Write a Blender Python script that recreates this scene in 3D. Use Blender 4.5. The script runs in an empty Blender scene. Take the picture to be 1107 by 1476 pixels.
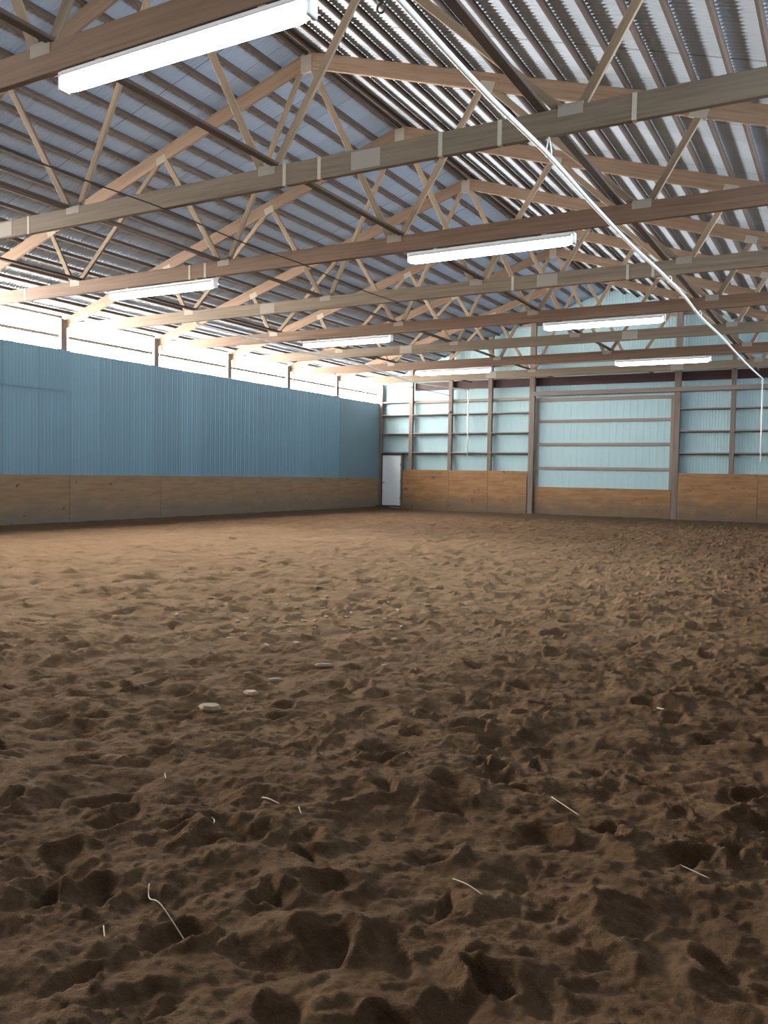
import bpy, bmesh, math, random
import numpy as np
from mathutils import Vector, Matrix

random.seed(7)
rng = np.random.default_rng(11)
scene = bpy.context.scene
COL = scene.collection

# ------------------------------------------------------------------ measures (metres)
BAY = 3.05
Y_BACK = 29.16            # plane of the last posts
Y_FRONT = Y_BACK - 10 * BAY - 0.2
W = 17.86                 # clear width
XR = W / 2                # ridge
EAVE = 5.0                # top of the top chord above the wall line
PITCH = 0.318
ZB, ZT = 4.60, 4.84       # bottom chord
def truss_y(k): return 4.76 + BAY * k
def z_up(x): return EAVE + PITCH * (x if x < XR else W - x)

# ------------------------------------------------------------------ node helpers
def new_mat(name):
    m = bpy.data.materials.new(name); m.use_nodes = True
    nt = m.node_tree; nt.nodes.clear()
    out = nt.nodes.new('ShaderNodeOutputMaterial')
    b = nt.nodes.new('ShaderNodeBsdfPrincipled')
    nt.links.new(b.outputs[0], out.inputs[0])
    return m, nt, b
def N(nt, t, **kw):
    n = nt.nodes.new(t)
    for k, v in kw.items(): setattr(n, k, v)
    return n
def ramp(nt, fac, stops):
    r = N(nt, 'ShaderNodeValToRGB')
    e = r.color_ramp.elements
    while len(e) < len(stops): e.new(0.5)
    for i, (p, c) in enumerate(stops):
        e[i].position = p; e[i].color = (*c, 1)
    nt.links.new(fac, r.inputs[0])
    return r.outputs[0]
def noise(nt, vec, scale, detail=4, rough=0.55, dist=0.0):
    n = N(nt, 'ShaderNodeTexNoise')
    n.inputs['Scale'].default_value = scale; n.inputs['Detail'].default_value = detail
    n.inputs['Roughness'].default_value = rough; n.inputs['Distortion'].default_value = dist
    if vec is not None: nt.links.new(vec, n.inputs['Vector'])
    return n.outputs['Fac']
def mapping(nt, vec, scale):
    m = N(nt, 'ShaderNodeMapping'); m.inputs['Scale'].default_value = scale
    nt.links.new(vec, m.inputs['Vector']); return m.outputs[0]
def math_n(nt, op, a, b=None):
    m = N(nt, 'ShaderNodeMath', operation=op)
    for i, v in enumerate((a, b)):
        if v is None: continue
        if isinstance(v, (int, float)): m.inputs[i].default_value = v
        else: nt.links.new(v, m.inputs[i])
    return m.outputs[0]
def mixc(nt, fac, a, b, mode='MIX'):
    m = N(nt, 'ShaderNodeMix', data_type='RGBA', blend_type=mode)
    for sock, v in ((m.inputs[0], fac), (m.inputs[6], a), (m.inputs[7], b)):
        if isinstance(v, (int, float)): sock.default_value = v
        elif isinstance(v, tuple): sock.default_value = (*v, 1)
        else: nt.links.new(v, sock)
    return m.outputs[2]
def bump(nt, b, h, strength, dist):
    n = N(nt, 'ShaderNodeBump'); n.inputs['Strength'].default_value = strength
    n.inputs['Distance'].default_value = dist
    nt.links.new(h, n.inputs['Height']); nt.links.new(n.outputs[0], b.inputs['Normal'])

def wood_mat(name, dark, mid, light, rough=0.75, var=0.35):
    m, nt, b = new_mat(name)
    tc = N(nt, 'ShaderNodeTexCoord'); oi = N(nt, 'ShaderNodeObjectInfo')
    off = N(nt, 'ShaderNodeVectorMath', operation='ADD')
    comb = N(nt, 'ShaderNodeCombineXYZ')
    nt.links.new(math_n(nt, 'MULTIPLY', oi.outputs['Random'], 37.0), comb.inputs[0])
    nt.links.new(math_n(nt, 'MULTIPLY', oi.outputs['Random'], 91.0), comb.inputs[1])
    nt.links.new(tc.outputs['Object'], off.inputs[0]); nt.links.new(comb.outputs[0], off.inputs[1])
    grain = noise(nt, mapping(nt, off.outputs[0], (0.9, 26, 26)), 1.0, 5, 0.6, 0.4)
    blot = noise(nt, mapping(nt, off.outputs[0], (0.8, 3, 3)), 1.0, 3)
    c = ramp(nt, grain, [(0.25, dark), (0.5, mid), (0.78, light)])
    c2 = mixc(nt, math_n(nt, 'MULTIPLY', blot, 0.55), c, dark)
    hsv = N(nt, 'ShaderNodeHueSaturation')
    nt.links.new(c2, hsv.inputs['Color'])
    nt.links.new(math_n(nt, 'ADD', math_n(nt, 'MULTIPLY', oi.outputs['Random'], var), 1.0 - var / 2), hsv.inputs['Value'])
    nt.links.new(hsv.outputs[0], b.inputs['Base Color'])
    b.inputs['Roughness'].default_value = rough
    bump(nt, b, grain, 0.25, 0.004)
    return m

M = {}
M['wood_tan'] = wood_mat('weathered_tan_wood', (0.150, 0.104, 0.064), (0.257, 0.184, 0.115), (0.332, 0.245, 0.157))
M['wood_grey'] = wood_mat('greyed_chord_wood', (0.137, 0.100, 0.066), (0.223, 0.170, 0.116), (0.289, 0.229, 0.162), var=0.2)
M['wood_red'] = wood_mat('reddish_chord_wood', (0.107, 0.060, 0.036), (0.183, 0.109, 0.068), (0.235, 0.146, 0.093), var=0.2)
M['wood_orange'] = wood_mat('orange_fir_wood', (0.141, 0.083, 0.051), (0.235, 0.153, 0.098), (0.293, 0.205, 0.139))
M['wood_purlin'] = wood_mat('dark_purlin_wood', (0.054, 0.036, 0.026), (0.103, 0.070, 0.052), (0.152, 0.105, 0.077))
M['wood_post'] = wood_mat('brown_grey_post_wood', (0.106, 0.079, 0.066), (0.185, 0.145, 0.123), (0.255, 0.207, 0.176), var=0.2)
M['wood_girt'] = wood_mat('grey_girt_wood', (0.171, 0.135, 0.113), (0.270, 0.221, 0.189), (0.360, 0.297, 0.252), var=0.25)
M['maroon'] = wood_mat('maroon_painted_wood', (0.032, 0.010, 0.010), (0.052, 0.017, 0.015), (0.070, 0.025, 0.021), 0.6, 0.1)

def ply_mat(name, dark, mid, light, soil):
    m, nt, b = new_mat(name)
    tc = N(nt, 'ShaderNodeTexCoord'); geo = N(nt, 'ShaderNodeNewGeometry')
    g = noise(nt, mapping(nt, tc.outputs['Object'], (0.8, 0.8, 6)), 1.5, 5, 0.6, 0.8)
    c = ramp(nt, g, [(0.3, dark), (0.52, mid), (0.75, light)])
    # dried mud splashed on the bottom of the boards
    sep = N(nt, 'ShaderNodeSeparateXYZ'); nt.links.new(geo.outputs['Position'], sep.inputs[0])
    s = noise(nt, geo.outputs['Position'], 2.2, 5, 0.6)
    k = math_n(nt, 'ADD', math_n(nt, 'MULTIPLY', sep.outputs['Z'], -1.3), math_n(nt, 'ADD', math_n(nt, 'MULTIPLY', s, 1.3), 0.35))
    k = math_n(nt, 'MINIMUM', math_n(nt, 'MAXIMUM', k, 0.0), 0.85)
    c = mixc(nt, k, c, soil)
    sp = noise(nt, geo.outputs['Position'], 5.5, 2, 0.5)
    spot = ramp(nt, sp, [(0.70, (0, 0, 0)), (0.74, (1, 1, 1))])
    c = mixc(nt, math_n(nt, 'MULTIPLY', spot, 0.7), c, (0.05, 0.035, 0.025))
    nt.links.new(c, b.inputs['Base Color']); b.inputs['Roughness'].default_value = 0.7
    return m
M['ply'] = ply_mat('orange_plywood', (0.19, 0.09, 0.035), (0.27, 0.14, 0.056), (0.33, 0.185, 0.085), (0.115, 0.085, 0.06))
M['ply_left'] = ply_mat('dusty_brown_plywood', (0.20, 0.125, 0.065), (0.26, 0.17, 0.09), (0.31, 0.21, 0.12), (0.17, 0.14, 0.11))

def metal_mat(name, base, rough=0.45, metallic=0.0, axis=None, cell=0.92, var=0.12, spec=0.5, seam=None, dirt=0.25):
    m, nt, b = new_mat(name)
    geo = N(nt, 'ShaderNodeNewGeometry')
    n1 = noise(nt, geo.outputs['Position'], 0.9, 4, 0.6)
    c = mixc(nt, math_n(nt, 'MULTIPLY', n1, dirt), base, tuple(v * 0.62 for v in base))
    if axis is not None:
        sep = N(nt, 'ShaderNodeSeparateXYZ'); nt.links.new(geo.outputs['Position'], sep.inputs[0])
        q = math_n(nt, 'DIVIDE', sep.outputs[axis], cell)
        wn = N(nt, 'ShaderNodeTexWhiteNoise', noise_dimensions='1D')
        nt.links.new(math_n(nt, 'FLOOR', q), wn.inputs['W'])
        hsv = N(nt, 'ShaderNodeHueSaturation'); nt.links.new(c, hsv.inputs['Color'])
        nt.links.new(math_n(nt, 'ADD', math_n(nt, 'MULTIPLY', wn.outputs['Value'], var), 1 - var / 2), hsv.inputs['Value'])
        c = hsv.outputs[0]
        if seam:
            fr = math_n(nt, 'FRACT', q)
            line = math_n(nt, 'LESS_THAN', fr, seam / cell)
            c = mixc(nt, math_n(nt, 'MULTIPLY', line, 0.6), c, (0.03, 0.03, 0.03))
    nt.links.new(c, b.inputs['Base Color'])
    b.inputs['Roughness'].default_value = rough; b.inputs['Metallic'].default_value = metallic
    b.inputs['Specular IOR Level'].default_value = spec
    return m
M['liner'] = metal_mat('blue_grey_liner_steel', (0.145, 0.275, 0.36), 0.5, 0.0, 1, 0.93, 0.13, seam=0.012)
M['liner_end'] = metal_mat('dull_grey_blue_panel', (0.13, 0.21, 0.26), 0.6)
M['siding'] = metal_mat('pale_white_siding', (0.37, 0.54, 0.59), 0.6, 0.0, 0, 0.91, 0.05)
M['siding_plain'] = metal_mat('plain_wall_siding', (0.07, 0.055, 0.045), 0.8)
M['door_white'] = metal_mat('white_door_paint', (0.78, 0.90, 0.96), 0.45, dirt=0.1)
M['roof'] = metal_mat('galvanised_roof_sheet', (0.40, 0.475, 0.57), 0.45, 0.0, 1, 0.66, 0.12, seam=0.010)
M['plate'] = metal_mat('galvanised_plate', (0.32, 0.28, 0.23), 0.6, 0.0)
M['strap'] = metal_mat('pale_strap', (0.50, 0.44, 0.35), 0.7)
M['white'] = metal_mat('white_enamel', (0.75, 0.76, 0.76), 0.4, dirt=0.1)
M['cable'] = metal_mat('white_cable_jacket', (0.88, 0.89, 0.86), 0.4, dirt=0.05)
M['black'] = metal_mat('black_rubber', (0.02, 0.02, 0.02), 0.6)
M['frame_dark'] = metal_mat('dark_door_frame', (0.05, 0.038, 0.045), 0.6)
M['straw'] = metal_mat('pale_straw', (0.66, 0.58, 0.42), 0.7)
M['chip'] = metal_mat('pale_wood_chip', (0.46, 0.35, 0.24), 0.85)

def emit_mat(name, col, s):
    m = bpy.data.materials.new(name); m.use_nodes = True
    nt = m.node_tree; nt.nodes.clear()
    out = nt.nodes.new('ShaderNodeOutputMaterial'); e = nt.nodes.new('ShaderNodeEmission')
    e.inputs[0].default_value = (*col, 1); e.inputs[1].default_value = s
    nt.links.new(e.outputs[0], out.inputs[0]); return m
WINDOW_L = 50.0
ADDED_FILL_R = 3.5
TUBE_L = 24.0
M['pane'] = emit_mat('daylit_fibreglass_pane', (1.0, 0.95, 0.87), WINDOW_L)
M['pane_right'] = emit_mat('shaded_sky_fibreglass_pane', (0.62, 0.82, 1.0), ADDED_FILL_R)  # glow of the strip added on the unseen right wall
M['tube'] = emit_mat('lit_fluorescent_tube', (0.74, 0.89, 1.0), TUBE_L)

# dirt
def dirt_mat():
    m, nt, b = new_mat('arena_dirt')
    geo = N(nt, 'ShaderNodeNewGeometry'); P = geo.outputs['Position']
    big = noise(nt, P, 0.35, 4, 0.6); midn = noise(nt, P, 3.0, 5, 0.65); fine = noise(nt, P, 34, 6, 0.7); vf = noise(nt, P, 140, 3, 0.7)
    c = ramp(nt, midn, [(0.28, (0.125, 0.066, 0.030)), (0.5, (0.205, 0.113, 0.056)), (0.74, (0.28, 0.168, 0.090))])
    c = mixc(nt, math_n(nt, 'MULTIPLY', ramp(nt, fine, [(0.4, (0, 0, 0)), (0.62, (1, 1, 1))]), 0.55), c, (0.10, 0.058, 0.030))
    grains = ramp(nt, vf, [(0.62, (0, 0, 0)), (0.75, (1, 1, 1))])
    c = mixc(nt, math_n(nt, 'MULTIPLY', grains, 0.16), c, (0.30, 0.22, 0.15))
    c = mixc(nt, math_n(nt, 'MULTIPLY', big, 0.5), c, (0.14, 0.088, 0.05))
    # paler, drier-toned sand; window light on the mid floor painted into its colour
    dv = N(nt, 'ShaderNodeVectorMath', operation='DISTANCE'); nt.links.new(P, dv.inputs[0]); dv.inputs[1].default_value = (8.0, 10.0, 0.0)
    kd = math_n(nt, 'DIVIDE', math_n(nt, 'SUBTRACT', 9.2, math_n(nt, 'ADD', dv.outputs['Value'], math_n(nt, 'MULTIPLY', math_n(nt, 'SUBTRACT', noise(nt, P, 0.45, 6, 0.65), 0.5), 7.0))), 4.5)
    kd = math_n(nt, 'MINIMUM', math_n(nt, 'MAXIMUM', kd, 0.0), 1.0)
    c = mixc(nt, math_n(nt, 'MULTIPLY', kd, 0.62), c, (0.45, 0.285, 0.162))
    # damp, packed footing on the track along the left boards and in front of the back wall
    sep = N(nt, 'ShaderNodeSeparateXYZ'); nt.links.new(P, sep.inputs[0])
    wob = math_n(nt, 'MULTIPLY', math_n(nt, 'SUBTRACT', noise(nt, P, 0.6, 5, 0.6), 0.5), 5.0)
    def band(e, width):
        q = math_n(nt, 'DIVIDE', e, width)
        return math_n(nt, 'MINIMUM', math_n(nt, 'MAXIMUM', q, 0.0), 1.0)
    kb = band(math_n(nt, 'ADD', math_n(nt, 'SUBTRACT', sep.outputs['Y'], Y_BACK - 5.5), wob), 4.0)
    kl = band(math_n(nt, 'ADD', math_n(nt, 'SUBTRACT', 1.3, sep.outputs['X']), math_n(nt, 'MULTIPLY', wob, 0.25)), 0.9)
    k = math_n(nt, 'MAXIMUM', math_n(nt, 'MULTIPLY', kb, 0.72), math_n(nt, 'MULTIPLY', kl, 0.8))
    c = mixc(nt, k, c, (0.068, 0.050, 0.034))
    nt.links.new(c, b.inputs['Base Color']); b.inputs['Roughness'].default_value = 0.95
    b.inputs['Specular IOR Level'].default_value = 0.15
    h = math_n(nt, 'ADD', math_n(nt, 'MULTIPLY', fine, 1.0), math_n(nt, 'MULTIPLY', vf, 0.35))
    bump(nt, b, h, 1.0, 0.022)
    return m
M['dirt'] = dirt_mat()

# ------------------------------------------------------------------ object helpers
def link_mesh(name, verts, faces, mat, parent=None, smooth=False):
    me = bpy.data.meshes.new(name)
    me.from_pydata([tuple(v) for v in verts], [], faces); me.update()
    if mat: me.materials.append(mat)
    if smooth:
        for p in me.polygons: p.use_smooth = True
    o = bpy.data.objects.new(name, me); COL.objects.link(o)
    if parent: o.parent = parent
    return o
def tag(o, label=None, cat=None, group=None, kind=None):
    if label: o['label'] = label
    if cat: o['category'] = cat
    if group: o['group'] = group
    if kind: o['kind'] = kind
    return o
def empty(name, loc, label, cat, group=None):
    o = bpy.data.objects.new(name, None); COL.objects.link(o); o.location = loc
    o.empty_display_size = 0.2
    return tag(o, label, cat, group)
BOXF = [(0, 1, 3, 2), (4, 6, 7, 5), (0, 4, 5, 1), (2, 3, 7, 6), (0, 2, 6, 4), (1, 5, 7, 3)]
def box_data(lo, hi, off=0):
    v = [(x, y, z) for x in (lo[0], hi[0]) for y in (lo[1], hi[1]) for z in (lo[2], hi[2])]
    return v, [tuple(i + off for i in f) for f in BOXF]
def box_obj(name, lo, hi, mat, parent=None, grain=0):
    """box whose own origin is its centre; grain = axis laid along local x"""
    c = [(a + b) / 2 for a, b in zip(lo, hi)]; d = [(b - a) / 2 for a, b in zip(lo, hi)]
    if grain == 0:
        R = Matrix.Identity(3); dd = d
    elif grain == 1:
        R = Matrix(((0, -1, 0), (1, 0, 0), (0, 0, 1))); dd = [d[1], d[0], d[2]]
    else:
        R = Matrix(((0, 0, -1), (0, 1, 0), (1, 0, 0))); dd = [d[2], d[1], d[0]]
    v, f = box_data([-x for x in dd], dd)
    o = link_mesh(name, v, f, mat, parent)
    m = R.to_4x4(); m.translation = Vector(c)
    o.matrix_local = m
    return bevel(o, min(dd) * 0.18)
def bevel(o, w):
    bm = bmesh.new(); bm.from_mesh(o.data)
    bmesh.ops.bevel(bm, geom=bm.edges[:], offset=min(w, 0.006), segments=1, affect='EDGES')
    bmesh.ops.recalc_face_normals(bm, faces=bm.faces[:])
    bm.to_mesh(o.data); bm.free(); return o
def board(name, A, B, thick, depth, mat, parent=None, ydir=(0, 1, 0)):
    """board from A to B; thick along ydir, depth across"""
    A = Vector(A); B = Vector(B); x = (B - A); L = x.length; x.normalize()
    y = Vector(ydir); z = x.cross(y).normalized(); y = z.cross(x)
    v, f = box_data((-L / 2, -thick / 2, -depth / 2), (L / 2, thick / 2, depth / 2))
    o = link_mesh(name, v, f, mat, parent)
    m = Matrix((x, y, z)).transposed().to_4x4(); m.translation = (A + B) / 2
    o.matrix_local = m
    return bevel(o, thick * 0.12)
def tube_obj(name, pts, r, mat, parent=None, seg=8, caps=True, radii=None):
    pts = [Vector(p) for p in pts]; vs = []; fs = []
    prev = None
    for i, p in enumerate(pts):
        t = (pts[min(i + 1, len(pts) - 1)] - pts[max(i - 1, 0)]).normalized()
        ref = Vector((0, 0, 1)) if abs(t.z) < 0.9 else Vector((1, 0, 0))
        if prev is not None: ref = prev
        a = t.cross(ref).normalized(); bb = a.cross(t).normalized(); prev = bb
        rr = radii[i] if radii else r
        for k in range(seg):
            an = 2 * math.pi * k / seg
            vs.append(p + (a * math.cos(an) + bb * math.sin(an)) * rr)
    for i in range(len(pts) - 1):
        for k in range(seg):
            k2 = (k + 1) % seg
            fs.append((i * seg + k, i * seg + k2, (i + 1) * seg + k2, (i + 1) * seg + k))
    if caps:
        fs.append(tuple(range(seg - 1, -1, -1))); n = (len(pts) - 1) * seg
        fs.append(tuple(n + k for k in range(seg)))
    return link_mesh(name, vs, fs, mat, parent, smooth=True)
def smooth_path(pts, n=8):
    P = [Vector(p) for p in pts]; out = []
    for i in range(len(P) - 1):
        p0 = P[max(i - 1, 0)]; p1 = P[i]; p2 = P[i + 1]; p3 = P[min(i + 2, len(P) - 1)]
        for k in range(n):
            t = k / n
            out.append(0.5 * ((2 * p1) + (p2 - p0) * t + (2 * p0 - 5 * p1 + 4 * p2 - p3) * t * t + (3 * p1 - p0 - 3 * p2 + p3) * t ** 3))
    out.append(P[-1]); return out
def copy_tree(o, parent=None):
    c = o.copy(); COL.objects.link(c)
    if parent: c.parent = parent
    for ch in o.children: copy_tree(ch, c)
    return c
ORD = ['first', 'second', 'third', 'fourth', 'fifth', 'sixth', 'seventh', 'eighth', 'ninth', 'tenth', 'eleventh',
       'twelfth', 'thirteenth', 'fourteenth', 'fifteenth', 'sixteenth', 'seventeenth', 'eighteenth', 'nineteenth', 'twentieth']

# ------------------------------------------------------------------ floor: trodden dirt
def vnoise(X, Y, lam, seed):
    r = np.random.default_rng(seed); n = 512; L = r.random((n, n))
    x = X / lam + 31.7; y = Y / lam + 57.3
    xi = np.floor(x).astype(int); yi = np.floor(y).astype(int); fx = x - xi; fy = y - yi
    fx = fx * fx * (3 - 2 * fx); fy = fy * fy * (3 - 2 * fy)
    g = lambda a, b: L[a % n, b % n]
    return (g(xi, yi) * (1 - fx) + g(xi + 1, yi) * fx) * (1 - fy) + (g(xi, yi + 1) * (1 - fx) + g(xi + 1, yi + 1) * fx) * fy - 0.5
def graded(lo, hi, c, dmin, k):
    up = [c]
    while up[-1] < hi: up.append(up[-1] + max(dmin, k * (up[-1] - c)))
    dn = [c]
    while dn[-1] > lo: dn.append(dn[-1] - max(dmin, k * (c - dn[-1])))
    a = np.array(dn[:0:-1] + up); a[0] = lo; a[-1] = hi
    return a
gx = graded(-0.06, W + 0.05, 15.6, 0.0095, 0.0056)
gy = graded(Y_FRONT, Y_BACK + 0.08, 2.3, 0.0095, 0.0056)
GX, GY = np.meshgrid(gx, gy)
c35, s35 = math.cos(0.5), math.sin(0.5)
RX = GX * c35 + GY * s35; RY = (-GX * s35 + GY * c35) * 1.25
H = 0.042 * vnoise(RX, RY, 0.46, 1) + 0.050 * vnoise(RX, RY, 0.21, 2)
rid = np.abs(vnoise(RX, RY, 0.17, 21)) * 2
H += 0.022 * (rid - 0.5)
H += 0.013 * vnoise(RX, RY, 0.085, 22) + 0.010 * vnoise(GX, GY, 0.05, 4) + 0.006 * vnoise(GX, GY, 0.027, 6) + 0.04 * vnoise(GX, GY, 2.6, 5)
WX = GX + 0.09 * vnoise(GX, GY, 0.16, 31) + 0.05 * vnoise(GX, GY, 0.06, 33)
WY = GY + 0.09 * vnoise(GX, GY, 0.16, 32) + 0.05 * vnoise(GX, GY, 0.06, 34)
def stamp(cx, cy, ang, a, b, depth):
    R = 2.2 * max(a, b)
    i0, i1 = np.searchsorted(gx, [cx - R, cx + R]); j0, j1 = np.searchsorted(gy, [cy - R, cy + R])
    if i1 - i0 < 2 or j1 - j0 < 2: return
    X = WX[j0:j1, i0:i1] - cx; Y = WY[j0:j1, i0:i1] - cy
    u = (X * math.cos(ang) + Y * math.sin(ang)) / a; v = (-X * math.sin(ang) + Y * math.cos(ang)) / b
    r = np.sqrt(u * u + v * v)
    pit = -depth * np.exp(-r ** 3.2) * (1 + 0.35 * u)
    rim = 0.38 * depth * np.exp(-((r - 1.35) / 0.33) ** 2) * (0.75 - 0.5 * u)
    H[j0:j1, i0:i1] += pit + rim
area = (W * (Y_BACK - Y_FRONT))
for i in range(int(area * 13.0)):
    x = rng.uniform(0.3, W - 0.1); y = rng.uniform(Y_FRONT + 0.1, Y_BACK - 0.2)
    s = rng.uniform(0.6, 1.35)
    stamp(x, y, rng.uniform(0, 6.28), 0.072 * s, 0.052 * s, rng.uniform(0.018, 0.055))
# the loose footing is packed flatter along the rail and banks up against the boards
crumb = np.clip(vnoise(GX, GY, 0.034, 41) - 0.12, 0, 1) * 0.045 + np.clip(vnoise(GX, GY, 0.022, 42) - 0.15, 0, 1) * 0.03
H += crumb * (0.35 + np.clip(vnoise(GX, GY, 0.4, 43) + 0.3, 0, 1)) + 0.006 * vnoise(GX, GY, 0.018, 44)
rail = np.clip((GX - 0.2) / 2.2, 0.35, 1) * np.clip((Y_BACK - 0.2 - GY) / 2.5, 0.45, 1)
H = H * rail
H += 0.10 * np.exp(-((GX) / 0.35) ** 2) + 0.05 * np.exp(-((Y_BACK - GY) / 0.4) ** 2) - 0.012
def ground(x, y):
    i = int(np.clip(np.searchsorted(gx, x) - 1, 0, len(gx) - 2)); j = int(np.clip(np.searchsorted(gy, y) - 1, 0, len(gy) - 2))
    tx = (x - gx[i]) / (gx[i + 1] - gx[i]); ty = (y - gy[j]) / (gy[j + 1] - gy[j])
    return float((H[j, i] * (1 - tx) + H[j, i + 1] * tx) * (1 - ty) + (H[j + 1, i] * (1 - tx) + H[j + 1, i + 1] * tx) * ty)
def grid_mesh(name, P, mat, smooth=True):
    ny, nx = P.shape[:2]
    me = bpy.data.meshes.new(name)
    me.vertices.add(nx * ny); me.vertices.foreach_set('co', P.reshape(-1).astype(np.float32))
    idx = np.arange(nx * ny).reshape(ny, nx)
    q = np.stack([idx[:-1, :-1], idx[:-1, 1:], idx[1:, 1:], idx[1:, :-1]], -1).reshape(-1, 4)
    me.loops.add(q.size); me.loops.foreach_set('vertex_index', q.reshape(-1).astype(np.int32))
    me.polygons.add(len(q))
    me.polygons.foreach_set('loop_start', (np.arange(len(q)) * 4).astype(np.int32))
    me.polygons.foreach_set('loop_total', np.full(len(q), 4, np.int32))
    me.polygons.foreach_set('use_smooth', np.full(len(q), smooth))
    me.update(calc_edges=True); me.validate()
    me.materials.append(mat)
    o = bpy.data.objects.new(name, me); COL.objects.link(o); return o
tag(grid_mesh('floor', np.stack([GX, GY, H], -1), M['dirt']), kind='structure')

# ------------------------------------------------------------------ roof sheets (corrugated along the slope)
def wave_y(y0, y1, pitch, n=6):
    return np.arange(y0, y1 + 1e-6, pitch / n)
def roof_sheet(name, xs):
    ys = wave_y(Y_FRONT, Y_BACK + 0.3, 0.076)
    P = np.zeros((2, len(ys), 3))
    for i, x in enumerate(xs):
        P[i, :, 0] = x; P[i, :, 1] = ys
        P[i, :, 2] = z_up(x) + 0.094 + 0.009 * np.cos(2 * math.pi * ys / 0.076)
    return tag(grid_mesh(name, P, M['roof']), kind='structure')
roof_sheet('ceiling_left', (-0.42, XR + 0.001)); roof_sheet('ceiling_right', (W + 0.42, XR - 0.001))

# ------------------------------------------------------------------ walls
def ribbed_wall_x(name, x, y0, y1, z0, z1, mat, pitch=0.20, amp=0.010, n=8):
    ys = np.arange(y0, y1 + 1e-6, pitch / n)
    ph = np.mod(ys / pitch, 1.0); prof = np.where(ph < 0.2, 1.0, np.where((ph > 0.45) & (ph < 0.75), 0.25, 0.0))
    P = np.zeros((2, len(ys), 3)); P[:, :, 1] = ys; P[:, :, 0] = x + amp * prof
    P[0, :, 2] = z0; P[1, :, 2] = z1
    return tag(grid_mesh(name, P, mat, False), kind='structure')
Y7 = truss_y(7)
SILL = 4.19
ribbed_wall_x('wall_left', 0.004, Y_FRONT, Y7, 1.15, SILL, M['liner'])
# upper lap of the first sheets: a short second course that overlaps the lower one
ribbed_wall_x('wall_left', 0.034, Y_FRONT, 13.95, 3.22, SILL + 0.01, M['liner'], 0.09, 0.008)
v, f = box_data((-0.012, Y7 + 0.01, 1.15), (0.014, Y_BACK + 0.02, SILL - 0.03))
tag(link_mesh('wall_left', v, f, M['liner_end']), kind='structure')
# outer skin of the right wall and the wall behind the photographer
v, f = box_data((W, Y_FRONT, -0.05), (W + 0.04, Y_BACK + 0.2, 4.19)); tag(link_mesh('wall_right', v, f, M['siding_plain']), kind='structure')
v, f = box_data((W + 0.005, Y_FRONT, 4.19), (W + 0.03, Y_BACK + 0.2, EAVE + 0.05)); tag(link_mesh('window_11', v, f, M['pane_right']), kind='structure')  # added glowing strip, bluish fill for the left slope and liner
fv = [(-0.3, Y_FRONT, -0.05), (W + 0.3, Y_FRONT, -0.05), (W + 0.3, Y_FRONT, EAVE + 0.02), (XR, Y_FRONT, z_up(XR) + 0.09), (-0.3, Y_FRONT, EAVE + 0.02)]
fv += [(a, b - 0.04, c) for a, b, c in fv]
ff = [(0, 1, 2, 3, 4), (9, 8, 7, 6, 5)] + [(i, i + 5, (i + 1) % 5 + 5, (i + 1) % 5) for i in range(5)]
tag(link_mesh('wall_front', fv, ff, M['siding_plain']), kind='structure')
# back wall: ribbed pale siding up to the gable
YS = Y_BACK + 0.10
xs = np.arange(-0.2, W + 0.2, 0.0115); ph = np.mod(xs / 0.092, 1.0)
prof = np.where(ph < 0.25, 1.0, 0.0)
P = np.zeros((2, len(xs), 3)); P[:, :, 0] = xs; P[:, :, 1] = YS + 0.02 - 0.004 * prof
P[0, :, 2] = -0.05; P[1, :, 2] = np.array([z_up(x) for x in xs]) + 0.088
tag(grid_mesh('wall_back', P, M['siding'], False), kind='structure')

# ------------------------------------------------------------------ window strip of the left wall
NW = 0
for k in range(-2, 8):
    y0, y1 = max(truss_y(k), Y_FRONT + .05), truss_y(k + 1)
    NW += 1
    w = bpy.data.objects.new('window_%d' % NW, None); COL.objects.link(w); w.location = (-0.17, (y0 + y1) / 2, SILL)
    tag(w, kind='structure'); hy = (y1 - y0) / 2
    v, f = box_data((-0.015, -hy, -0.1), (0, hy, EAVE - SILL + 0.03)); link_mesh('pane', v, f, M['pane'], w)
    box_obj('glazing_bar', (0.004, -hy + 0.08, 0.305), (0.05, hy - 0.08, 0.38), M['wood_girt'], w, 1)
    box_obj('head_bar', (0.004, -hy + 0.08, 0.77), (0.05, hy - 0.08, 0.835), M['wood_girt'], w, 1)
    box_obj('sill', (0.0, -hy, -0.06), (0.168, hy, -0.02), M['wood_girt'], w, 1)
tag(box_obj('trim_1', (-0.42, Y_FRONT, EAVE + 0.03), (-0.19, Y_BACK + 0.2, EAVE + 0.05), M['wood_girt'], None, 1), kind='structure')

# daylight that comes in level and upward off the bright ground outside (the eave hides the high sky)
sun_bounce = bpy.data.lights.new('window_daylight', 'AREA'); sun_bounce.shape = 'RECTANGLE'
sun_bounce.size = Y_BACK - Y_FRONT - 0.4; sun_bounce.size_y = 0.72; sun_bounce.energy = 1850; sun_bounce.color = (1.0, 0.93, 0.83)
sun_bounce.spread = math.radians(70)
lo = bpy.data.objects.new('window_daylight', sun_bounce); COL.objects.link(lo)
zdir = -Vector((math.cos(math.radians(12)), 0, math.sin(math.radians(12)))); xdir = Vector((0, 1, 0)); ydir_ = zdir.cross(xdir)
mm = Matrix((xdir, ydir_, zdir)).transposed().to_4x4(); mm.translation = Vector((-0.10, (Y_BACK + Y_FRONT) / 2, 4.57)); lo.matrix_world = mm

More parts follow.
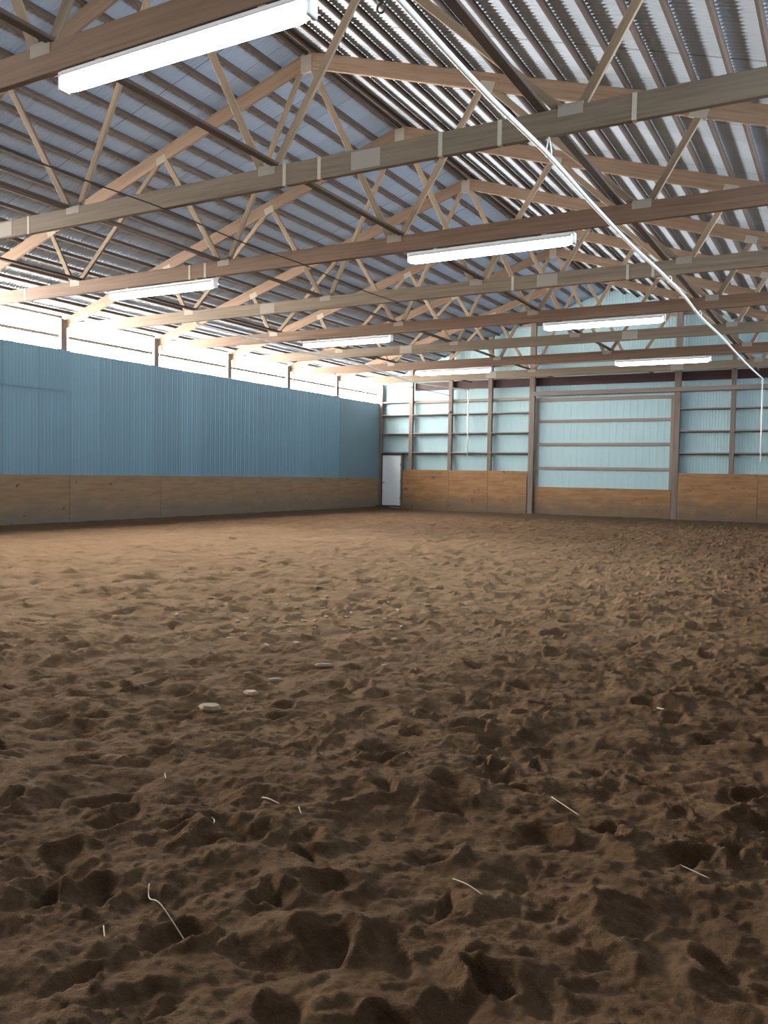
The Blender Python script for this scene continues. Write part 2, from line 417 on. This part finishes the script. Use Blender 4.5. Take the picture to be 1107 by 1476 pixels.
rb = sun_bounce.copy(); rb.energy = 480; rb.color = (0.74, 0.87, 1.0); rb.name = 'window_skylight'  # added lamp on the unseen right side, fills the left roof slope
lo = bpy.data.objects.new('window_skylight', rb); COL.objects.link(lo)
zdir = Vector((math.cos(math.radians(14)), 0, -math.sin(math.radians(14)))); xdir = Vector((0, 1, 0)); ydir_ = zdir.cross(xdir)
mm = Matrix((xdir, ydir_, zdir)).transposed().to_4x4(); mm.translation = Vector((W - 0.06, (Y_BACK + Y_FRONT) / 2, 4.57)); lo.matrix_world = mm

# posts of the left wall
for k in range(0, 8):
    y = truss_y(k) - 0.10
    o = box_obj('wall_post', (-0.165, y - 0.11, -0.05), (-0.02, y + 0.064, EAVE - 0.06), M['wood_post'], None, 2)
    n = 7 - k
    tag(o, 'brown wooden post in the left window strip, %s from the far corner post' % ORD[n] , 'post', 'posts along the left wall')
o = box_obj('wall_post', (-0.165, Y_BACK - 0.13, -0.05), (-0.02, Y_BACK + 0.03, EAVE - 0.06), M['wood_post'], None, 2)
tag(o, 'brown wooden corner post where the window strip meets the back wall', 'post', 'posts along the left wall')

# plywood kick boards, left wall
for k in range(-1, 8):
    y0, y1 = max(truss_y(k), Y_FRONT + .02), truss_y(k + 1)
    if k == 7: y1 = Y_BACK - 0.02
    o = box_obj('kick_board', (-0.012, y0 + 0.004, -0.1), (0.018, y1 - 0.004, 1.225), M['ply_left'], None, 1)
    tag(o, 'dusty plywood kick board under the blue wall, %s from the far corner' % ORD[7 - k], 'plywood board', 'kick boards of the left wall')

# ------------------------------------------------------------------ back wall framing
PX = [0.06, 1.42, 3.10, 4.71, 6.33, 11.36, 13.09, 14.75, 16.35, 17.76]
PN = ['in the far left corner beside the white walk door', 'just right of the white walk door', 'first left of the left white conduit',
      'first right of the left white conduit', 'at the left jamb of the big sliding door', 'at the right jamb of the big sliding door',
      'first right of the sliding door, beside the right conduit', 'second right of the sliding door', 'third right of the sliding door', 'in the far right corner']
for i, (x, n) in enumerate(zip(PX, PN)):
    hw = 0.10 if i in (4, 5) else 0.075
    z0 = -0.05
    o = box_obj('wall_post', (x - hw, Y_BACK - 0.14, z0), (x + hw, Y_BACK, z_up(x) + 0.02 if 0 < i < 9 else EAVE - 0.08), M['wood_post'], None, 2)
    tag(o, 'grey brown back wall post ' + n, 'post', 'posts of the back wall')
BN = {0: 'in the corner bay above the white walk door', 1: 'in the bay right of the walk door', 2: 'in the bay crossed by the left conduit', 3: 'in the bay just left of the sliding door',
      5: 'in the bay just right of the sliding door', 6: 'in the bay crossed by the right conduit', 7: 'in the second last bay before the right corner', 8: 'in the last bay at the right corner'}
for b_, nm in BN.items():
    x0, x1 = PX[b_] + 0.078, PX[b_ + 1] - 0.078
    if b_ == 3: x1 = PX[4] - 0.103
    if b_ == 5: x0 = PX[5] + 0.103
    zs = [2.23, 2.965, 3.70] + ([4.20] if b_ < 5 else [])
    for j, z in enumerate(zs):
        last = (j == 3)
        if last and b_ > 0: lo, hi = (x0, Y_BACK - 0.03, z - 0.05), (x1, Y_BACK + 0.01, z + 0.05)
        else: lo, hi = (x0, Y_BACK - 0.12, z - 0.02), (x1, Y_BACK + 0.11, z + 0.022)
        o = box_obj('wall_girt', lo, hi, M['wood_girt'], None, 0)
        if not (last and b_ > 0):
            nl = box_obj('nailer', (x0, Y_BACK + 0.0, z - 0.075), (x1, Y_BACK + 0.10, z - 0.022), M['frame_dark'], None, 0)  # dark strip put in for the shadow line under the girt
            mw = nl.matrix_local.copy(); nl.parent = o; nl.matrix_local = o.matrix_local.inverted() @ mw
        tag(o, 'grey horizontal girt %s, %s from the floor' % (nm, ORD[j]), 'girt', 'girts of the back wall')
for j, z in enumerate((5.45, 6.15, 6.85)):
    half = (z - EAVE) / PITCH
    o = box_obj('gable_girt', (half, Y_BACK + 0.006, z - 0.05), (W - half, Y_BACK + 0.05, z + 0.05), M['wood_girt'], None, 0)
    tag(o, 'long girt across the gable behind the trusses, %s up above the dark beam' % ORD[j], 'girt', 'gable girts')
o = box_obj('header_beam', (1.52, Y_BACK + 0.006, 4.64), (W - 0.06, Y_BACK + 0.06, 4.94), M['maroon'], None, 0)
tag(o, 'dark maroon beam running across the top of the back wall', 'beam')
# boards over the sliding door
o = box_obj('track_board', (6.36, Y_BACK - 0.20, 4.27), (15.1, Y_BACK - 0.145, 4.42), M['wood_girt'], None, 0)
tag(o, 'long grey board over the sliding door, running on to the right', 'board')

# plywood kick boards, back wall
for (x0, x1, n) in ((1.12, 3.10, 'beside the white walk door'), (3.105, 4.70, 'below the left white conduit'), (4.705, 6.22, 'just left of the sliding door'),
                    (11.47, 13.9, 'just right of the sliding door, with dark scuffs'), (13.905, 16.34, 'second right of the sliding door'), (16.345, 17.84, 'in the right corner')):
    o = box_obj('kick_board', (x0 + 0.002, Y_BACK - 0.172, -0.1), (x1 - 0.002, Y_BACK - 0.146, 1.565), M['ply'], None, 0)
    tag(o, 'orange kick board on the back wall, ' + n, 'plywood board', 'kick boards of the back wall')

# sliding door
D = bpy.data.objects.new('door_2', None); COL.objects.link(D); D.location = (8.845, Y_BACK + 0.04, 0.06); tag(D, kind='structure')
hx = 2.40
n = int(2 * hx / 0.0115); xs = np.linspace(-hx, hx, n); prof = np.where(np.mod(xs / 0.23, 1.0) < 0.14, 1.0, 0.0)
P = np.zeros((2, n, 3)); P[:, :, 0] = xs; P[:, :, 1] = 0.02 - 0.003 * prof; P[0, :, 2] = 0; P[1, :, 2] = 4.13
pan = grid_mesh('door_panel', P, M['siding'], False); pan.parent = D
for z in (1.63, 2.48, 3.31): box_obj('door_rail', (-hx + 0.1, -0.035, z - 0.05), (hx - 0.1, 0.004, z + 0.05), M['wood_girt'], D, 0)
box_obj('door_rail', (-hx + 0.1, -0.035, 4.01), (hx - 0.1, 0.004, 4.13), M['wood_girt'], D, 0)
for s in (-1, 1): box_obj('door_stile', (s * (hx - 0.05) - 0.05, -0.035, 0.0), (s * (hx - 0.05) + 0.05, 0.004, 4.13), M['wood_girt'], D, 2)
box_obj('door_kick_panel', (-hx + 0.02, -0.062, -0.12), (hx - 0.02, -0.038, 0.95), M['ply'], D, 0)

# walk door
D = bpy.data.objects.new('door_1', None); COL.objects.link(D); D.location = (0.585, Y_BACK - 0.08, 0.10); tag(D, kind='structure')
box_obj('door_panel', (-0.41, -0.022, 0.05), (0.41, 0.022, 2.02), M['door_white'], D, 2)
box_obj('door_frame', (-0.50, -0.05, -0.15), (-0.415, 0.06, 2.10), M['frame_dark'], D, 2)
box_obj('door_frame', (0.415, -0.05, -0.15), (0.50, 0.06, 2.10), M['wood_post'], D, 2)
box_obj('door_frame', (-0.50, -0.05, 2.03), (0.50, 0.06, 2.10), M['frame_dark'], D, 0)
box_obj('threshold', (-0.41, -0.06, -0.02), (0.43, 0.05, 0.03), M['frame_dark'], D, 0)
tube_obj('door_handle', [(-0.36, -0.022, 0.93), (-0.36, -0.06, 0.93), (-0.36, -0.075, 0.94), (-0.28, -0.075, 0.94)], 0.013, M['frame_dark'], D)
for z in (0.35, 1.0, 1.65): tube_obj('hinge', [(0.405, -0.028, z - 0.05), (0.405, -0.028, z + 0.05)], 0.011, M['frame_dark'], D)

# ------------------------------------------------------------------ trusses
NB = [3.80, 7.33, W - 7.33, W - 3.80]           # bottom chord nodes
NTOP = [3.15, 5.93, XR, W - 5.93, W - 3.15]
def tc_low(x): return z_up(x) - 0.245
def make_truss():
    t = empty('roof_truss', (0, truss_y(0), ZB), '', 'roof truss', 'roof trusses')
    L = lambda x, z: (x, 0, z - ZB)
    b = board('bottom_chord', L(0.02, (ZB + ZT) / 2), L(W - 0.02, (ZB + ZT) / 2), 0.068, ZT - ZB, M['wood_grey'], t)
    for s in (0, 1):
        a = (-0.16, z_up(-0.16)); c = (XR, z_up(XR)); o_ = 0.117
        n = Vector((PITCH, -1)).normalized() * o_
        A = (a[0] + n.x, a[1] + n.y); B = (c[0] - 0.004, c[1] - o_ / math.cos(math.atan(PITCH)))
        if s: A = (W - A[0], A[1]); B = (W - B[0], B[1])
        board('top_chord', L(*A), L(*B), 0.05, 0.234, M['wood_orange'], t)
    for (xb, dxb, xt, dxt) in ((NB[0], -0.09, NTOP[0], 0), (NB[0], 0.09, NTOP[1], -0.09), (NB[1], -0.09, NTOP[1], 0.09), (NB[1], 0.09, NTOP[2], -0.10)):
        for s in (0, 1):
            A = (xb + dxb, ZT - 0.02); B = (xt + dxt, tc_low(xt + dxt) + 0.02)
            if s: A = (W - A[0], A[1]); B = (W - B[0], B[1])
            board('web', L(*A), L(*B), 0.042, 0.089, M['wood_tan'], t)
    def plate(x, z, w, h, rot=0.0, th=0.072, nm='gusset_plate'):
        v, f = box_data((-w / 2, -th / 2, -h / 2), (w / 2, th / 2, h / 2))
        o = link_mesh(nm, v, f, M['plate'], t); o.location = L(x, z); o.rotation_euler = (0, rot, 0)
    for x in NB: plate(x, ZT - 0.03, 0.24, 0.11)
    for x in (NTOP[0], NTOP[1], NTOP[3], NTOP[4]):
        plate(x, tc_low(x) + 0.06, 0.22, 0.13, -math.atan(PITCH) if x < XR else math.atan(PITCH), 0.054)
    plate(XR, tc_low(XR) + 0.06, 0.20, 0.26, 0, 0.054)
    for x in (5.92, W - 6.02): plate(x, (ZB + ZT) / 2, 0.36, 0.19, nm='splice_plate')
    plate(0.42, ZB + 0.14, 0.5, 0.2); plate(W - 0.42, ZB + 0.14, 0.5, 0.2)
    return t
truss_lab = ['wooden roof truss nearest the camera, mostly above the photo, with the biggest light under it',
             'second wooden roof truss from the camera, its grey lower chord crossing the whole picture',
             'third wooden roof truss from the camera, reddish lower chord with two long lights under it',
             'fourth wooden roof truss from the camera, grey lower chord just behind the two lit lights',
             'fifth wooden roof truss from the camera, carrying the middle pair of lights',
             'sixth wooden roof truss from the camera, between the middle and the far lights',
             'seventh wooden roof truss from the camera, carrying the farthest pair of lights',
             'wooden roof truss farthest from the camera, next to the back wall']
t0 = make_truss()
TR = []
red_mesh = None
for k in range(8):
    t = t0 if k == 0 else copy_tree(t0)
    t.location = (0, truss_y(k), ZB); t['label'] = truss_lab[k]; TR.append(t)
for k, t in enumerate(TR):
    if k % 2 == 0:
        for ch in list(t.children):
            if ch.name.startswith('splice_plate'):
                bpy.data.objects.remove(ch); continue
            if ch.name.startswith('bottom_chord'):
                if red_mesh is None:
                    red_mesh = ch.data.copy(); red_mesh.materials.clear(); red_mesh.materials.append(M['wood_red'])
                ch.data = red_mesh
for k, xs_ in ((1, (6.45, 10.78, 11.25, 12.72, 13.36, 14.65)), (2, (2.41, 6.60, 6.94)), (3, (13.19, 13.59, 11.22))):
    for x in xs_:
        v, f = box_data((-0.022, -0.0365, -0.122), (0.022, 0.0365, 0.121))
        o = link_mesh('strap', v, f, M['strap'], TR[k]); o.location = (x, 0, (ZT - ZB) / 2)

# lateral braces on the lower chords
for x, n in ((3.93, 'leftmost, near the left windows'), (7.22, 'second from the left wall'), (10.64, 'third from the left wall'), (13.78, 'beside the white cable')):
    o = board('lateral_brace', (x, Y_FRONT + 0.1, ZT + 0.021), (x, Y_BACK - 0.15, ZT + 0.021), 0.095, 0.038, M['wood_purlin'], None, (1, 0, 0))
    tag(o, 'long brown brace across the lower chords, ' + n, 'brace', 'lateral braces')

# purlins
NP = 20; STEP = 0.437
ang = math.atan(PITCH)
for side in (0, 1):
    for i in range(NP + 1):
        xx = XR - 0.09 - STEP * i
        z = z_up(xx) + 0.039
        x = xx if side == 0 else W - xx
        up = Vector((-PITCH if side == 0 else PITCH, 0, 1)).normalized()
        yd = (up.z, 0, -up.x)
        o = board('purlin', (x, Y_FRONT + 0.02, z), (x, Y_BACK + 0.2, z), 0.042, 0.074, M['wood_purlin'], None, yd)
        lab = 'long purlin under the %s roof slope, %s down from the ridge' % ('left' if side == 0 else 'right', ORD[i] if i < 20 else 'lowest and farthest')
        tag(o, lab, 'purlin', 'purlins of the %s slope' % ('left' if side == 0 else 'right'))

# ------------------------------------------------------------------ strip lights
def make_light():
    t = empty('strip_light', (0, 0, 0), '', 'ceiling light', 'tube lights under the trusses')
    Lh = 1.19
    prof_ = [(-0.115, 0.028), (-0.05, 0.075), (-0.05, 0.10), (0.05, 0.10), (0.05, 0.075), (0.115, 0.028), (0.11, 0.024), (0.045, 0.069), (-0.045, 0.069), (-0.11, 0.024)]
    v = [(sx * Lh, a, b) for sx in (-1, 1) for a, b in prof_]; npf = len(prof_)
    f = [tuple(range(npf)), tuple(range(2 * npf - 1, npf - 1, -1))] + [(i, i + npf, (i + 1) % npf + npf, (i + 1) % npf) for i in range(npf)]
    link_mesh('housing', v, f, M['white'], t)
    n = 8; pts = []; rad = []
    for i in range(n + 1):
        a = math.pi / 2 * i / n; pts.append((-Lh + 0.06 * (1 - math.sin(a)) - 0.0, 0, 0)); rad.append(max(0.004, 0.062 * math.sin(a)) if i else 0.03)
    pts = [(-Lh, 0, 0), (-Lh + 0.02, 0, 0), (-Lh + 0.05, 0, 0), (-Lh + 0.09, 0, 0), (Lh - 0.09, 0, 0), (Lh - 0.05, 0, 0), (Lh - 0.02, 0, 0), (Lh, 0, 0)]
    rad = [0.026, 0.044, 0.055, 0.060, 0.060, 0.055, 0.044, 0.026]
    tube_obj('lamp_tube', pts, 0.06, M['tube'], t, 14, True, rad)
    for s in (-1, 1):
        v, f = box_data((s * (Lh + 0.02) - 0.018, -0.05, -0.045), (s * (Lh + 0.02) + 0.018, 0.05, 0.10)); bevel(link_mesh('end_cap', v, f, M['white'], t), 0.008)
        v, f = box_data((s * 0.8 - 0.03, -0.02, 0.10), (s * 0.8 + 0.03, 0.02, 0.13)); link_mesh('hanger', v, f, M['plate'], t)
    return t
LX = (5.93, 11.99)
light_lab = {(0, 1): 'largest and nearest lit tube light, at the top left of the picture', (0, 0): 'lit tube light under the nearest truss, out past the left edge',
             (2, 0): 'lit tube light at the left, above the window strip', (2, 1): 'long lit tube light in the middle, second largest in view',
             (4, 0): 'lit tube light left of centre, above the far end of the blue wall', (4, 1): 'lit tube light above the sliding door, higher of the right pair',
             (6, 0): 'small far lit tube light above the walk door bays', (6, 1): 'small far lit tube light over the right jamb of the sliding door'}
lt0 = make_light()
first = True
for (k, s), lab in light_lab.items():
    t = lt0 if first else copy_tree(lt0)
    first = False
    t.location = (LX[s], truss_y(k), ZB - 0.13); t['label'] = lab

# ------------------------------------------------------------------ cables
YC = Y_BACK - 0.19
pr = [(13.85, 3.6, 4.42), (13.85, 4.79, 4.395), (13.85, 6.24, 4.385), (13.85, 7.81, 4.43), (13.85, 9.4, 4.415), (13.85, 11.25, 4.43), (13.85, 13.3, 4.50),
      (13.86, 15.1, 4.52), (13.85, 17.06, 4.49), (13.85, 20.01, 4.555), (13.85, 23.06, 4.565), (13.88, 26.11, 4.57), (13.92, YC, 4.60)]
cab = tag(tube_obj('power_cable', smooth_path(pr), 0.023, M['cable']), 'thick white cable drooping from the upper middle down to the right edge', 'cable')
for yy, zz in ((7.81, 4.43), (11.0, 4.43), (13.91, 4.512), (16.96, 4.49)):
    if yy == 11.0: continue
    tube_obj('cable_tie', [(13.85, yy, 4.605), (13.875, yy, zz + 0.05), (13.878, yy, zz), (13.85, yy, zz - 0.028), (13.822, yy, zz), (13.825, yy, zz + 0.05), (13.85, yy, 4.605)], 0.007, M['cable'], cab)
pl = [(3.95, 13.93, 4.594), (3.92, 14.4, 4.57), (3.9, 15.9, 4.555), (3.9, 16.96, 4.565), (3.9, 18.2, 4.53), (3.9, 20.01, 4.57), (3.9, 21.5, 4.55), (3.9, 23.4, 4.42), (3.9, 24.8, 4.39), (3.88, 26.7, 4.46), (3.86, YC, 4.58)]
tag(tube_obj('power_cable', smooth_path(pl), 0.024, M['cable']), 'thin white cable drooping along the left trusses to the back wall', 'cable')
tag(tube_obj('wall_conduit', [(3.86, YC, 4.585), (3.87, YC, 2.12)], 0.026, M['cable']), 'thin white vertical conduit on the back wall, left of the sliding door', 'conduit')
tag(tube_obj('wall_conduit', [(13.93, YC, 4.60), (13.97, YC, 1.95)], 0.026, M['cable']), 'thin white vertical conduit on the back wall at the right edge', 'conduit')
bl = [(8.96, 4.76, 4.585), (8.96, 6.3, 4.56), (8.96, 7.81, 4.594), (8.96, 9.4, 4.56), (8.95, 10.86, 4.594), (8.94, 12.4, 4.56), (8.95, 13.91, 4.594)]
tag(tube_obj('black_wire', smooth_path(bl), 0.009, M['black']), 'thin black wire strung under the trusses in the left middle of the picture', 'wire')
bl = [(2.05, 26.11, 4.594), (2.4, 27.2, 4.55), (2.95, 28.6, 4.43), (3.1, Y_BACK - 0.135, 4.38)]
tag(tube_obj('black_wire', smooth_path(bl), 0.011, M['black']), 'short thin black wire dropping to a back wall post near the corner', 'wire')
o = empty('hanging_hook', (11.93, truss_y(1), 6.22), 'small black hook with a ring, hanging high up under the second truss', 'hook')
tube_obj('hook', [(0, 0, 0.42), (0, 0, 0.16), (0.02, 0, 0.12), (0.05, 0, 0.10), (0.08, 0, 0.12), (0.07, 0, 0.16)], 0.016, M['black'], o)
tube_obj('ring', [(0.05 + 0.05 * math.cos(a), 0.01, 0.05 + 0.05 * math.sin(a)) for a in np.linspace(0, 6.283, 20)], 0.012, M['black'], o)
o = empty('insulator', (3.06, Y_BACK - 0.15, 3.78), 'small white insulator knob on a back wall post near the corner', 'insulator')
tube_obj('knob', [(0, 0.025, 0), (0, -0.02, 0), (0, -0.03, 0), (0, -0.07, 0)], 0.04, M['white'], o, 12, True, [0.03, 0.03, 0.045, 0.04])

# ------------------------------------------------------------------ straw and wood chips on the dirt
def straw(pts, r, lab):
    P = smooth_path([(x, y, ground(x, y) + r + 0.004 + dz) for x, y, dz in pts], 5)
    tag(tube_obj('straw', P, r * 0.72, M['straw'], None, 6), lab, 'straw', 'loose straws on the dirt')
straw([(14.47, 2.02, 0.004), (14.52, 1.97, 0.014), (14.62, 1.92, 0.016), (14.77, 1.87, 0.004)], 0.0028, 'longest pale straw, bent, lying in the near left dirt')
straw([(14.36, 2.78, 0), (14.41, 2.76, 0.012), (14.47, 2.75, 0)], 0.004, 'short thick pale straw left of the picture middle, in the foreground')
straw([(14.30, 2.53, 0), (14.34, 2.50, 0.01), (14.37, 2.46, 0)], 0.004, 'pale straw left of the short thick straw, bright and stubby')
straw([(14.56, 2.76, 0), (14.60, 2.72, 0)], 0.003, 'tiny pale straw right of the short thick straw')
straw([(13.80, 2.79, 0), (13.89, 2.70, 0.01)], 0.0026, 'faint thin straw farthest left in the foreground')
straw([(14.54, 1.76, 0), (14.60, 1.71, 0.006)], 0.003, 'tiny straw at the lower left below the longest bent straw')
straw([(15.40, 3.45, 0.004), (15.47, 3.40, 0.012), (15.55, 3.35, 0.004)], 0.0034, 'straight pale straw right of the middle, highest of the clear straws')
straw([(15.34, 2.56, 0.004), (15.41, 2.52, 0.012), (15.48, 2.48, 0.004)], 0.0026, 'thin pale straw near the bottom, right of the picture middle')
straw([(15.99, 3.10, 0), (16.10, 3.02, 0.01)], 0.0024, 'thin dull straw in the lower right')
straw([(15.50, 5.19, 0), (15.55, 5.15, 0.01)], 0.006, 'short bright straw farther off on the right side')
chip_data = [(13.36, 3.62, 0.075, 'largest pale wood chip, nearest the camera on the left'), (13.30, 4.06, 0.055, 'pale wood chip just beyond the largest chip'),
             (13.20, 4.41, 0.05, 'slim pale wood chip, third one out beyond the largest chip'), (13.31, 4.85, 0.05, 'pale wood chip standing alone right of the slim chip')]
def chip(x, y, s, lab, grp, rs):
    r = random.Random(rs); n = 9; vs = []; rz = r.uniform(0, 3.14)
    for lay, (sc, z) in enumerate(((0.9, -0.006), (1.0, 0.10 * s), (0.72, 0.34 * s))):
        for i in range(n):
            a = 2 * math.pi * i / n; q = s * sc * (0.6 + 0.6 * random.Random(rs * 31 + i).random())
            px, py = q * math.cos(a) * 1.25, q * math.sin(a) * 0.55
            vs.append((px * math.cos(rz) - py * math.sin(rz), px * math.sin(rz) + py * math.cos(rz), z))
    fs = [tuple(range(n - 1, -1, -1)), tuple(range(2 * n, 3 * n))]
    for l in (0, 1):
        fs += [(l * n + i, l * n + (i + 1) % n, (l + 1) * n + (i + 1) % n, (l + 1) * n + i) for i in range(n)]
    o = link_mesh('wood_chip', vs, fs, M['chip']); o.location = (x, y, ground(x, y) + 0.010)
    o.rotation_euler = (r.uniform(-.12, .12), r.uniform(-.12, .12), 0)
    tag(o, lab, 'wood chip', grp)
for i, (x, y, s, lab) in enumerate(chip_data): chip(x, y, s, lab, 'pale wood chips on the dirt', i + 1)
r = random.Random(5)
for i in range(90):
    t = r.random(); x = 11.9 + r.gauss(0, 0.75) + (t - .5) * 1.0; y = 6.9 + r.gauss(0, 0.8)
    chip(x, y, r.uniform(0.018, 0.04), 'small pale wood chip scattered among others in the middle of the dirt', 'scattered small wood chips', 100 + i)

# ------------------------------------------------------------------ world, camera, view
w = bpy.data.worlds.new('world'); scene.world = w; w.use_nodes = True
bg = w.node_tree.nodes.get('Background') or w.node_tree.nodes.new('ShaderNodeBackground')
bg.inputs[0].default_value = (0.75, 0.85, 1.0, 1); bg.inputs[1].default_value = 0.4

yaw, pitch, roll, F = 0.5085, -0.0452, 0.0168, 1203.43
fw = Vector((-math.sin(yaw) * math.cos(pitch), math.cos(yaw) * math.cos(pitch), math.sin(pitch)))
rt = Vector((math.cos(yaw), math.sin(yaw), 0)); upv = rt.cross(fw)
r2 = rt * math.cos(roll) + upv * math.sin(roll); u2 = -rt * math.sin(roll) + upv * math.cos(roll)
cam = bpy.data.cameras.new('camera'); co = bpy.data.objects.new('camera', cam); COL.objects.link(co)
m = Matrix((r2, u2, -fw)).transposed().to_4x4(); m.translation = Vector((16.473, 0.0, 1.37)); co.matrix_world = m
cam.sensor_fit = 'HORIZONTAL'; cam.sensor_width = 36; cam.lens = F / 1107 * 36; cam.clip_start = 0.05
scene.camera = co
vs_ = scene.view_settings
vs_.view_transform = 'Standard'; vs_.look = 'None'; vs_.gamma = 1; vs_.use_curve_mapping = False
vs_.exposure = 0.42
scene.cycles.max_bounces = 6; scene.cycles.diffuse_bounces = 4
